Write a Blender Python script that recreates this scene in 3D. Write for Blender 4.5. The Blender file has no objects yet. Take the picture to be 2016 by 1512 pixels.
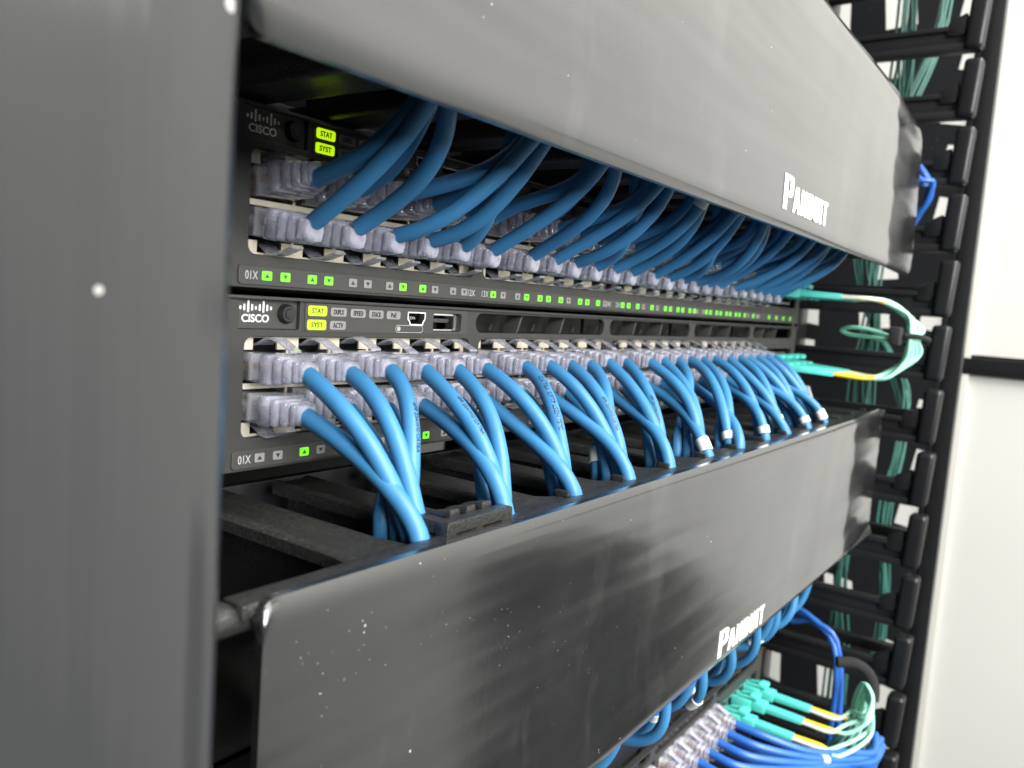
import bpy, bmesh, math, random
from mathutils import Vector, Matrix
random.seed(7)
S = 0.001                      # everything below is written in millimetres
scene = bpy.context.scene
COL = scene.collection

# ------------------------------------------------------------------ camera, world, lamps, exposure
def basis(yaw, pitch, roll):
    f = Vector((math.sin(yaw)*math.cos(pitch), math.cos(yaw)*math.cos(pitch), math.sin(pitch)))
    r = f.cross(Vector((0, 0, 1))).normalized(); u = r.cross(f)
    c, s = math.cos(roll), math.sin(roll)
    return c*r+s*u, -s*r+c*u, f
r_, u_, f_ = basis(0.955103, -0.099292, 0.071677)
cam_d = bpy.data.cameras.new('camera'); cam = bpy.data.objects.new('camera', cam_d); COL.objects.link(cam)
cam.matrix_world = Matrix(((r_.x, u_.x, -f_.x, -0.112461), (r_.y, u_.y, -f_.y, -0.165534), (r_.z, u_.z, -f_.z, 0.053300), (0, 0, 0, 1)))
cam_d.sensor_width = 36; cam_d.lens = 1611.5/2016*36
cam_d.clip_start = 0.005; cam_d.clip_end = 60
cam_d.dof.use_dof = True; cam_d.dof.focus_distance = 0.235; cam_d.dof.aperture_fstop = 20
scene.camera = cam

world = bpy.data.worlds.new('World'); scene.world = world; world.use_nodes = True
wn = world.node_tree.nodes; wl = world.node_tree.links
bg = wn['Background']
tc = wn.new('ShaderNodeTexCoord'); sep = wn.new('ShaderNodeSeparateXYZ'); wl.new(tc.outputs['Generated'], sep.inputs[0])
ramp = wn.new('ShaderNodeValToRGB')           # dim floor below, paler walls, light ceiling
mr = wn.new('ShaderNodeMapRange'); mr.inputs[1].default_value = -1; mr.inputs[2].default_value = 1
wl.new(sep.outputs[2], mr.inputs[0]); wl.new(mr.outputs[0], ramp.inputs[0])
e = ramp.color_ramp.elements
e[0].position = 0.0; e[0].color = (0.07, 0.068, 0.062, 1)
e[1].position = 1.0; e[1].color = (0.70, 0.71, 0.72, 1)
a = e.new(0.47); a.color = (0.17, 0.167, 0.16, 1)
a = e.new(0.56); a.color = (0.62, 0.62, 0.60, 1)
# the room is brighter towards its white end wall (+x) and uneven, as furnished rooms are
gx = wn.new('ShaderNodeMapRange'); gx.inputs[1].default_value = -0.3; gx.inputs[2].default_value = 1.0; gx.inputs[3].default_value = 0.30; gx.inputs[4].default_value = 1.5
wl.new(sep.outputs[0], gx.inputs[0])
wno = wn.new('ShaderNodeTexNoise'); wno.inputs['Scale'].default_value = 4.5; wno.inputs['Detail'].default_value = 3; wmp = wn.new('ShaderNodeMapping'); wmp.inputs['Scale'].default_value = (1, 1, 0.22); wl.new(tc.outputs['Generated'], wmp.inputs[0]); wl.new(wmp.outputs[0], wno.inputs[0])
gn = wn.new('ShaderNodeMapRange'); gn.inputs[1].default_value = 0.38; gn.inputs[2].default_value = 0.62; gn.inputs[3].default_value = 0.2; gn.inputs[4].default_value = 1.6
wl.new(wno.outputs[0], gn.inputs[0])
wm = wn.new('ShaderNodeMath'); wm.operation = 'MULTIPLY'; wl.new(gx.outputs[0], wm.inputs[0]); wl.new(gn.outputs[0], wm.inputs[1])
wv = wn.new('ShaderNodeVectorMath'); wv.operation = 'SCALE'; wl.new(ramp.outputs[0], wv.inputs[0]); wl.new(wm.outputs[0], wv.inputs['Scale'])
wl.new(wv.outputs[0], bg.inputs[0]); bg.inputs[1].default_value = 0.95

def area(name, loc, target, sx, sy, power, col=(1, 1, 1)):
    l = bpy.data.lights.new(name, 'AREA'); l.shape = 'RECTANGLE'; l.size = sx; l.size_y = sy; l.energy = power; l.color = col
    o = bpy.data.objects.new(name, l); COL.objects.link(o); o.location = loc
    o.rotation_euler = (Vector(target)-Vector(loc)).to_track_quat('-Z', 'Y').to_euler()
    return o
area('soft_area_light', (0.10, -0.95, 1.25), (0.15, 0.0, 0.0), 1.3, 0.45, 40, (1, 0.985, 0.95))  # ceiling panel overhead, in front of the rack
area('front_fill_light', (-0.45, -1.25, 0.40), (0.1, 0.0, 0.05), 0.6, 0.5, 21, (0.95, 0.975, 1))  # fill light added in front to brighten the recessed upper switch
area('soft_area_light', (-0.1, -2.2, 0.9), (0.9, -1.5, 0.0), 1.8, 1.4, 36, (1, 0.985, 0.95))  # wall fill added so the end wall shows brighter in the covers
area('tube_light', (0.0, -1.25, 0.52), (0.0, 0.0, 0.25), 1.6, 0.035, 1.6, (1, 0.985, 0.95))
scene.view_settings.view_transform = 'Standard'; scene.view_settings.look = 'None'
scene.view_settings.exposure = 0.35; scene.view_settings.gamma = 1.0
scene.cycles.use_denoising = True
scene.cycles.max_bounces = 10; scene.cycles.transmission_bounces = 8; scene.cycles.transparent_max_bounces = 16
scene.cycles.glossy_bounces = 4; scene.cycles.diffuse_bounces = 3
scene.cycles.caustics_refractive = False; scene.cycles.caustics_reflective = False

# ------------------------------------------------------------------ materials
MATS = {}
def mat(name, col, rough=0.5, metal=0.0, bump=0.0, bscale=1500, var=0.0, vscale=60, spec=0.5, emit=None, es=1.0,
        dust=0.0, dscale=900, trans=0.0, ior=1.5, stretch=(1, 1, 1), coat=0.0, aniso=0.0, rvar=0.0):
    m = bpy.data.materials.new(name); m.use_nodes = True
    n = m.node_tree.nodes; l = m.node_tree.links; b = n['Principled BSDF']
    b.inputs['Base Color'].default_value = (*col, 1); b.inputs['Roughness'].default_value = rough
    b.inputs['Metallic'].default_value = metal; b.inputs['Specular IOR Level'].default_value = spec
    b.inputs['IOR'].default_value = ior
    if trans: b.inputs['Transmission Weight'].default_value = trans
    if coat: b.inputs['Coat Weight'].default_value = coat; b.inputs['Coat Roughness'].default_value = 0.11; b.inputs['Coat IOR'].default_value = 1.6
    if emit: b.inputs['Emission Color'].default_value = (*emit, 1); b.inputs['Emission Strength'].default_value = es
    t = n.new('ShaderNodeTexCoord'); mp = n.new('ShaderNodeMapping'); mp.inputs['Scale'].default_value = stretch
    l.new(t.outputs['Object'], mp.inputs[0])
    src = None
    if var:
        no = n.new('ShaderNodeTexNoise'); no.inputs['Scale'].default_value = vscale; no.inputs['Detail'].default_value = 5
        l.new(mp.outputs[0], no.inputs[0])
        mx = n.new('ShaderNodeMix'); mx.data_type = 'RGBA'
        mx.inputs[6].default_value = (*[c*(1-var) for c in col], 1); mx.inputs[7].default_value = (*[min(1, c*(1+var)) for c in col], 1)
        l.new(no.outputs[0], mx.inputs[0]); src = mx.outputs[2]
    if rvar:
        no = n.new('ShaderNodeTexNoise'); no.inputs['Scale'].default_value = vscale*0.6; no.inputs['Detail'].default_value = 4
        l.new(mp.outputs[0], no.inputs[0])
        rr = n.new('ShaderNodeMapRange'); rr.inputs[1].default_value = 0.3; rr.inputs[2].default_value = 0.7
        rr.inputs[3].default_value = max(0, rough-rvar); rr.inputs[4].default_value = rough+rvar
        l.new(no.outputs[0], rr.inputs[0]); l.new(rr.outputs[0], b.inputs['Roughness'])
    if dust:
        # pale dust specks, thinned out by a slower noise so they gather in patches
        v = n.new('ShaderNodeTexVoronoi'); v.inputs['Scale'].default_value = dscale; v.inputs['Randomness'].default_value = 1
        l.new(t.outputs['Object'], v.inputs[0])
        n2 = n.new('ShaderNodeTexNoise'); n2.inputs['Scale'].default_value = dscale*0.16; n2.inputs['Detail'].default_value = 3
        l.new(t.outputs['Object'], n2.inputs[0])
        th = n.new('ShaderNodeMapRange'); th.inputs[1].default_value = 0.52; th.inputs[2].default_value = 0.8
        th.inputs[3].default_value = 0.0; th.inputs[4].default_value = 0.26
        l.new(n2.outputs[0], th.inputs[0])
        sepc = n.new('ShaderNodeSeparateColor'); l.new(v.outputs['Color'], sepc.inputs[0])
        ml = n.new('ShaderNodeMath'); ml.operation = 'MULTIPLY'; l.new(th.outputs[0], ml.inputs[0]); l.new(sepc.outputs[0], ml.inputs[1])
        lt = n.new('ShaderNodeMath'); lt.operation = 'LESS_THAN'; l.new(v.outputs['Distance'], lt.inputs[0]); l.new(ml.outputs[0], lt.inputs[1])
        mm = n.new('ShaderNodeMath'); mm.operation = 'MULTIPLY'; mm.inputs[1].default_value = dust; l.new(lt.outputs[0], mm.inputs[0])
        mx2 = n.new('ShaderNodeMix'); mx2.data_type = 'RGBA'; mx2.inputs[6].default_value = (*col, 1)
        mx2.inputs[7].default_value = (0.62, 0.6, 0.56, 1); l.new(mm.outputs[0], mx2.inputs[0])
        if src: l.new(src, mx2.inputs[6])
        src = mx2.outputs[2]
    if src: l.new(src, b.inputs['Base Color'])
    if bump:
        nb = n.new('ShaderNodeTexNoise'); nb.inputs['Scale'].default_value = bscale; nb.inputs['Detail'].default_value = 4
        l.new(mp.outputs[0], nb.inputs[0])
        bp = n.new('ShaderNodeBump'); bp.inputs['Strength'].default_value = bump; bp.inputs['Distance'].default_value = 0.0004
        l.new(nb.outputs[0], bp.inputs['Height']); l.new(bp.outputs[0], b.inputs['Normal'])
    if name == 'cover_black':
        v3 = n.new('ShaderNodeTexVoronoi'); v3.inputs['Scale'].default_value = 900 if name == 'cover_black' else 260; l.new(t.outputs['Object'], v3.inputs[0])
        sc3 = n.new('ShaderNodeSeparateColor'); l.new(v3.outputs['Color'], sc3.inputs[0])
        p3 = n.new('ShaderNodeMath'); p3.operation = 'POWER'; p3.inputs[1].default_value = 30; l.new(sc3.outputs[1], p3.inputs[0])
        m3 = n.new('ShaderNodeMath'); m3.operation = 'MULTIPLY'; m3.inputs[1].default_value = 0.16; l.new(p3.outputs[0], m3.inputs[0])
        l3 = n.new('ShaderNodeMath'); l3.operation = 'LESS_THAN'; l.new(v3.outputs['Distance'], l3.inputs[0]); l.new(m3.outputs[0], l3.inputs[1])
        k3 = n.new('ShaderNodeMath'); k3.operation = 'MULTIPLY'; k3.inputs[1].default_value = 0.3; l.new(l3.outputs[0], k3.inputs[0])
        # a faint wiped film of dust, in broad smears
        ms = n.new('ShaderNodeMapping'); ms.inputs['Scale'].default_value = (1, 1, 0.35); l.new(t.outputs['Object'], ms.inputs[0])
        ns = n.new('ShaderNodeTexNoise'); ns.inputs['Scale'].default_value = 28; ns.inputs['Detail'].default_value = 9; ns.inputs['Roughness'].default_value = 0.7; l.new(ms.outputs[0], ns.inputs[0])
        rs = n.new('ShaderNodeMapRange'); rs.inputs[1].default_value = 0.55; rs.inputs[2].default_value = 0.75; rs.inputs[3].default_value = 0; rs.inputs[4].default_value = 0.045; l.new(ns.outputs[0], rs.inputs[0])
        ad = n.new('ShaderNodeMath'); ad.operation = 'ADD'; l.new(rs.outputs[0], ad.inputs[0]); l.new(k3.outputs[0], ad.inputs[1])
        x3 = n.new('ShaderNodeMix'); x3.data_type = 'RGBA'; x3.inputs[7].default_value = (0.6, 0.59, 0.56, 1)
        l.new(src, x3.inputs[6]); l.new(ad.outputs[0], x3.inputs[0]); l.new(x3.outputs[2], b.inputs['Base Color'])
    if name == 'cover_black':
        mp2 = n.new('ShaderNodeMapping'); mp2.inputs['Scale'].default_value = (0.12, 1, 1); l.new(t.outputs['Object'], mp2.inputs[0])
        nw = n.new('ShaderNodeTexNoise'); nw.inputs['Scale'].default_value = 45; nw.inputs['Detail'].default_value = 2; l.new(mp2.outputs[0], nw.inputs[0])
        b2 = n.new('ShaderNodeBump'); b2.inputs['Strength'].default_value = 1.0; b2.inputs['Distance'].default_value = 0.0022
        l.new(nw.outputs[0], b2.inputs['Height']); l.new(b2.outputs[0], bp.inputs['Normal'])
    MATS[name] = m
    return m
mat('cover_black', (0.013, 0.0133, 0.0138), 0.19, bump=0.05, bscale=500, var=0.25, vscale=30, dust=0.7, dscale=520, spec=0.6, ior=1.5, coat=0.8, rvar=0.09)
mat('post_grey', (0.028, 0.0285, 0.0295), 0.20, bump=1.0, bscale=30, var=0.12, vscale=12, stretch=(3.0, 1, 0.03), dust=0.55, dscale=90, spec=0.6, rvar=0.1)
mat('rack_black', (0.012, 0.012, 0.013), 0.32, bump=0.08, bscale=900, var=0.2, dust=0.3, dscale=300)
mat('finger_black', (0.010, 0.010, 0.011), 0.36, bump=0.1, bscale=600, var=0.3, spec=0.45)
mat('textured_black', (0.020, 0.0198, 0.019), 0.30, bump=0.7, bscale=1300, var=0.95, vscale=900, dust=1.0, dscale=1500, spec=0.55)
mat('bezel_grey', (0.040, 0.039, 0.036), 0.50, bump=0.25, bscale=2500, var=0.15, vscale=300, dust=0.25, dscale=700, spec=0.45)
mat('panel_grey', (0.054, 0.052, 0.048), 0.48, bump=0.2, bscale=2500, var=0.12, vscale=300, spec=0.45)
mat('chassis_black', (0.015, 0.015, 0.016), 0.4, bump=0.1, var=0.2)
mat('deep_black', (0.004, 0.004, 0.004), 0.6, var=0.3)
mat('shield_metal', (0.80, 0.72, 0.58), 0.38, metal=0.55, var=0.25, vscale=250)
mat('bright_metal', (0.75, 0.73, 0.70), 0.25, metal=0.9, var=0.15, vscale=400)
mat('logo_white', (0.80, 0.80, 0.78), 0.5, var=0.05, vscale=200)
mat('print_grey', (0.42, 0.42, 0.41), 0.6, var=0.12, vscale=600)
mat('tile_grey', (0.26, 0.25, 0.235), 0.5, var=0.15, vscale=500)
mat('arrow_dark', (0.03, 0.03, 0.03), 0.5, var=0.2, vscale=600)
mat('led_green', (0.12, 0.4, 0.03), 0.4, emit=(0.16, 0.92, 0.02), es=0.8, var=0.1, vscale=400)
mat('led_arrow', (0.01, 0.12, 0.01), 0.4, emit=(0.01, 0.12, 0.005), es=0.3, var=0.1, vscale=400)
mat('stat_green', (0.3, 0.45, 0.02), 0.4, emit=(0.58, 0.96, 0.005), es=0.72, var=0.08, vscale=300)
mat('cable_blue', (0.038, 0.180, 0.365), 0.46, bump=0.12, bscale=500, var=0.14, vscale=90, spec=0.5)
mat('cable_royal', (0.025, 0.12, 0.44), 0.36, bump=0.12, bscale=500, var=0.14, vscale=90, spec=0.5)
mat('label_white', (0.72, 0.71, 0.68), 0.5, bump=0.1, var=0.06, vscale=200)
mat('aqua', (0.10, 0.62, 0.53), 0.38, var=0.12, vscale=150, bump=0.06)
mat('aqua_jacket', (0.36, 0.76, 0.58), 0.38, var=0.10, vscale=120, bump=0.06)
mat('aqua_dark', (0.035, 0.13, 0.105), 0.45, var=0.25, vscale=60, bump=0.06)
mat('sleeve_yellow', (0.86, 0.60, 0.02), 0.42, var=0.08, vscale=150)
mat('sleeve_cream', (0.74, 0.74, 0.60), 0.42, var=0.06, vscale=150)
mat('velcro', (0.012, 0.012, 0.012), 0.9, bump=1.0, bscale=1600, var=0.6, vscale=900)
mat('wall_white', (0.63, 0.62, 0.58), 0.7, bump=0.12, bscale=40, var=0.03, vscale=4)
mat('trim_beige', (0.60, 0.585, 0.53), 0.6, bump=0.15, bscale=60, var=0.05, vscale=8, stretch=(1, 6, 0.4))
mat('copper_pair', (0.55, 0.30, 0.12), 0.4, var=0.4, vscale=900)
mat('wire_green', (0.15, 0.45, 0.30), 0.4, var=0.3, vscale=900)
mat('floor_grey', (0.09, 0.097, 0.09), 0.6, bump=0.1, bscale=40, var=0.1, vscale=5)
# clear moulded plug plastic: mostly see-through with milky moulding marks
m = bpy.data.materials.new('clear_plastic'); m.use_nodes = True; MATS['clear_plastic'] = m
n = m.node_tree.nodes; l = m.node_tree.links; b = n['Principled BSDF']
b.inputs['Base Color'].default_value = (0.90, 0.90, 1.0, 1); b.inputs['Roughness'].default_value = 0.04; b.inputs['Coat Weight'].default_value = 1.0; b.inputs['Coat Roughness'].default_value = 0.03
b.inputs['IOR'].default_value = 1.5; b.inputs['Transmission Weight'].default_value = 0.72; b.inputs['Specular IOR Level'].default_value = 0.8
t = n.new('ShaderNodeTexCoord'); no = n.new('ShaderNodeTexNoise'); no.inputs['Scale'].default_value = 190; no.inputs['Detail'].default_value = 3
l.new(t.outputs['Object'], no.inputs[0]); mr = n.new('ShaderNodeMapRange'); mr.inputs[1].default_value = 0.35; mr.inputs[2].default_value = 0.65
mr.inputs[3].default_value = 0.34; mr.inputs[4].default_value = 0.86; l.new(no.outputs[0], mr.inputs[0]); l.new(mr.outputs[0], b.inputs['Transmission Weight'])
bp = n.new('ShaderNodeBump'); bp.inputs['Strength'].default_value = 0.2; bp.inputs['Distance'].default_value = 0.0005
l.new(no.outputs[0], bp.inputs['Height']); l.new(bp.outputs[0], b.inputs['Normal'])
tr = n.new('ShaderNodeBsdfTransparent'); tr.inputs[0].default_value = (0.93, 0.93, 0.97, 1)
lw = n.new('ShaderNodeLayerWeight'); lw.inputs['Blend'].default_value = 0.35; l.new(bp.outputs[0], lw.inputs['Normal'])
fr_ = n.new('ShaderNodeMapRange'); fr_.inputs[3].default_value = 0.34; fr_.inputs[4].default_value = 1.0; l.new(lw.outputs['Facing'], fr_.inputs[0])
mxs = n.new('ShaderNodeMixShader'); l.new(fr_.outputs[0], mxs.inputs[0]); l.new(tr.outputs[0], mxs.inputs[1]); l.new(b.outputs[0], mxs.inputs[2])
l.new(mxs.outputs[0], n['Material Output'].inputs['Surface'])

# ------------------------------------------------------------------ helpers
def origin(o):
    v = Vector((0, 0, 0))
    while o is not None:
        v = v + o.location; o = o.parent
    return v
class MB:
    """collects shapes (mm, world axes) and links them as one mesh object"""
    def __init__(s): s.v = []; s.f = []; s.mi = []; s.sm = []
    def add(s, vs, fs, mi=0, smooth=False):
        o = len(s.v); s.v += [tuple(v) for v in vs]
        s.f += [tuple(o+i for i in f) for f in fs]; s.mi += [mi]*len(fs); s.sm += [smooth]*len(fs); return s
    def box(s, x0, x1, y0, y1, z0, z1, bev=0.0, mi=0, fn=None, seg=2):
        bm = bmesh.new(); bmesh.ops.create_cube(bm, size=1)
        for v in bm.verts:
            v.co = Vector(((x0+x1)/2+v.co.x*(x1-x0), (y0+y1)/2+v.co.y*(y1-y0), (z0+z1)/2+v.co.z*(z1-z0)))
        if bev: bmesh.ops.bevel(bm, geom=list(bm.edges), offset=bev, segments=seg, profile=0.6, affect='EDGES')
        bm.verts.index_update()
        vs = [fn(v.co) if fn else v.co.copy() for v in bm.verts]
        s.add(vs, [[v.index for v in f.verts] for f in bm.faces], mi, bool(bev)); bm.free(); return s
    def tube(s, pts, r, seg=12, mi=0, cap=True):
        pts = [Vector(p) for p in pts]; n = len(pts); rr = r if hasattr(r, '__len__') else [r]*n
        t0 = (pts[1]-pts[0]).normalized(); up = Vector((0, 0, 1)) if abs(t0.z) < .9 else Vector((1, 0, 0))
        a = t0.cross(up).normalized(); vs = []
        for i in range(n):
            t = (pts[min(i+1, n-1)]-pts[max(i-1, 0)]).normalized()
            a = (a-t*a.dot(t)).normalized(); bb = t.cross(a)
            for k in range(seg):
                th = 2*math.pi*k/seg; vs.append(pts[i]+(a*math.cos(th)+bb*math.sin(th))*rr[i])
        fs = [(i*seg+k, i*seg+(k+1) % seg, (i+1)*seg+(k+1) % seg, (i+1)*seg+k) for i in range(n-1) for k in range(seg)]
        if cap: fs += [tuple(range(seg))[::-1], tuple((n-1)*seg+k for k in range(seg))]
        return s.add(vs, fs, mi, True)
    def mesh(s, me, fn, mi=0, smooth=False):
        return s.add([fn(v.co) for v in me.vertices], [list(p.vertices) for p in me.polygons], mi, smooth)
    def build(s, name, mats, parent=None, loc=None):
        me = bpy.data.meshes.new(name); o = bpy.data.objects.new(name, me); COL.objects.link(o)
        if parent is not None: o.parent = parent; org = origin(parent)
        else: org = Vector(loc)*S if loc else Vector((0, 0, 0)); o.location = org
        me.from_pydata([Vector(v)*S-org for v in s.v], [], s.f)
        if isinstance(mats, str): mats = [mats]
        for q in mats: me.materials.append(MATS[q])
        me.polygons.foreach_set('material_index', s.mi); me.polygons.foreach_set('use_smooth', s.sm)
        bm = bmesh.new(); bm.from_mesh(me); bmesh.ops.recalc_face_normals(bm, faces=bm.faces); bm.to_mesh(me); bm.free()
        if any(s.sm):
            try: me.set_sharp_from_angle(angle=math.radians(42))
            except Exception: pass
        me.update(); return o
def tag(o, label=None, cat=None, group=None, kind=None):
    if label: o['label'] = label
    if cat: o['category'] = cat
    if group: o['group'] = group
    if kind: o['kind'] = kind
    return o
def empty(name, loc, label=None, cat=None, group=None):
    o = bpy.data.objects.new(name, None); COL.objects.link(o); o.location = Vector(loc)*S; o.empty_display_size = 0.005
    return tag(o, label, cat, group)
def cp(o, parent):
    c = o.copy(); COL.objects.link(c); c.parent = parent
    for ch in o.children: cp(ch, c)
    return c
def rrect(x0, x1, z0, z1, r, seg=5):
    P = []
    for cx, cz, a0 in ((x1-r, z0+r, -90), (x1-r, z1-r, 0), (x0+r, z1-r, 90), (x0+r, z0+r, 180)):
        for k in range(seg+1):
            a = math.radians(a0+90*k/seg); P.append((cx+r*math.cos(a), cz+r*math.sin(a)))
    return P
def to_mesh(cu):
    o = bpy.data.objects.new('tmp', cu); COL.objects.link(o)
    dg = bpy.context.evaluated_depsgraph_get(); me = bpy.data.meshes.new_from_object(o.evaluated_get(dg))
    bpy.data.objects.remove(o); return me
def plate(mb, outlines, y0, y1, bev=0.0, mi=0, fn=None):
    """flat plate in the XZ plane, first outline outer, others holes; from y0 (front) to y1 (back)"""
    cu = bpy.data.curves.new('tmp', 'CURVE'); cu.dimensions = '2D'; cu.fill_mode = 'BOTH'
    cu.extrude = max(0.0, (y1-y0)/2-bev); cu.bevel_depth = bev; cu.bevel_resolution = 1; cu.offset = -bev
    for P in outlines:
        sp = cu.splines.new('POLY'); sp.points.add(len(P)-1); sp.use_cyclic_u = True
        for i, p in enumerate(P): sp.points[i].co = (p[0], p[1], 0, 1)
    me = to_mesh(cu); ym = (y0+y1)/2
    f = (lambda c: fn(Vector((c.x, ym-c.z, c.y)))) if fn else (lambda c: Vector((c.x, ym-c.z, c.y)))
    mb.mesh(me, f, mi); bpy.data.meshes.remove(me); bpy.data.curves.remove(cu)
def text_mesh(txt, h, bold=0.0, ext=0.05, sx=1.0):
    cu = bpy.data.curves.new('tmp', 'FONT'); cu.body = txt; cu.size = h/0.73; cu.align_x = 'CENTER'; cu.align_y = 'CENTER'
    cu.offset = bold; cu.extrude = ext; cu.resolution_u = 4
    me = to_mesh(cu); bpy.data.curves.remove(cu)
    if me.vertices:
        xs = [v.co.x for v in me.vertices]; ys = [v.co.y for v in me.vertices]; cx = (min(xs)+max(xs))/2; cy = (min(ys)+max(ys))/2
        for v in me.vertices: v.co.x = (v.co.x-cx)*sx; v.co.y -= cy
    return me
def text(mb, txt, x, y, z, h, bold=0.0, sx=1.0, mi=0, w=None):
    me = text_mesh(txt, h, bold, 0.05, sx)
    k = 1.0
    if w:
        xs = [v.co.x for v in me.vertices]; k = w/(max(xs)-min(xs))
    mb.mesh(me, lambda c: Vector((x+c.x*k, y-c.z, z+c.y)), mi); bpy.data.meshes.remove(me)
def bez(P0, P1, P2, P3, n=14):
    P0, P1, P2, P3 = map(Vector, (P0, P1, P2, P3)); R = []
    for i in range(n+1):
        t = i/n; u = 1-t; R.append(P0*u**3+P1*3*u*u*t+P2*3*u*t*t+P3*t**3)
    return R
def spline(P, per=6):
    P = [Vector(p) for p in P]; R = []
    Q = [P[0]*2-P[1]]+P+[P[-1]*2-P[-2]]
    for i in range(1, len(Q)-2):
        a, b_, c, d = Q[i-1:i+3]
        for k in range(per):
            t = k/per
            R.append(0.5*((2*b_)+(c-a)*t+(2*a-5*b_+4*c-d)*t*t+(3*b_-a-3*c+d)*t**3))
    R.append(P[-1]); return R
ORD = ['first', 'second', 'third', 'fourth', 'fifth', 'sixth', 'seventh', 'eighth', 'ninth', 'tenth', 'eleventh', 'twelfth',
       'thirteenth', 'fourteenth', 'fifteenth', 'sixteenth', 'seventeenth', 'eighteenth', 'nineteenth', 'twentieth', 'twenty-first',
       'twenty-second', 'twenty-third', 'twenty-fourth']

U = 44.45; GAPG = 6.79
PX = [17+13.97*k+GAPG*(k//6) for k in range(24)]

# ------------------------------------------------------------------ structure: wall and floor
w = MB(); w.box(900, 960, -3000, 900, -900, 1700); tag(w.build('wall', 'wall_white'), kind='structure')
w = MB(); w.box(-2500, 899, -3000, 900, -960, -901); tag(w.build('floor', 'floor_grey'), kind='structure')
w = MB(); w.box(893, 899.5, -56, -30, -899, 1690, 1.0)
tag(w.build('wall_trim', 'trim_beige', loc=(896, -43, -899)), 'narrow grey beige trim strip running up the white wall beside the rack', 'trim')
w = MB()
w.box(892, 898.5, -700, -41, 11, 29, 1.2); w.box(893.5, 898, -700, -42, 29.3, 32.5, 0.5)
tag(w.build('wall_rail', 'rack_black', loc=(880, -40, 5)), 'black horizontal bar crossing the white wall at the right edge', 'rail')

cb = empty('reflection_box', (840, -510, -899), 'unseen dark box added by the wall for its soft reflection in the lower cover', 'reflection box')  # dark box added out of view so the lower cover mirrors a dark shape
w = MB(); w.box(782, 892, -640, -380, -898, -262, 3); w.build('reflection_box_body', 'chassis_black', cb)
w = MB(); w.box(778, 781.5, -634, -386, -890, -268, 1); wd_ = w.build('reflection_box_front', 'rack_black', cb)
w = MB(); w.box(768, 777.5, -620, -612, -620, -500, 2); w.build('reflection_box_pull', 'bright_metal', wd_)

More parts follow.
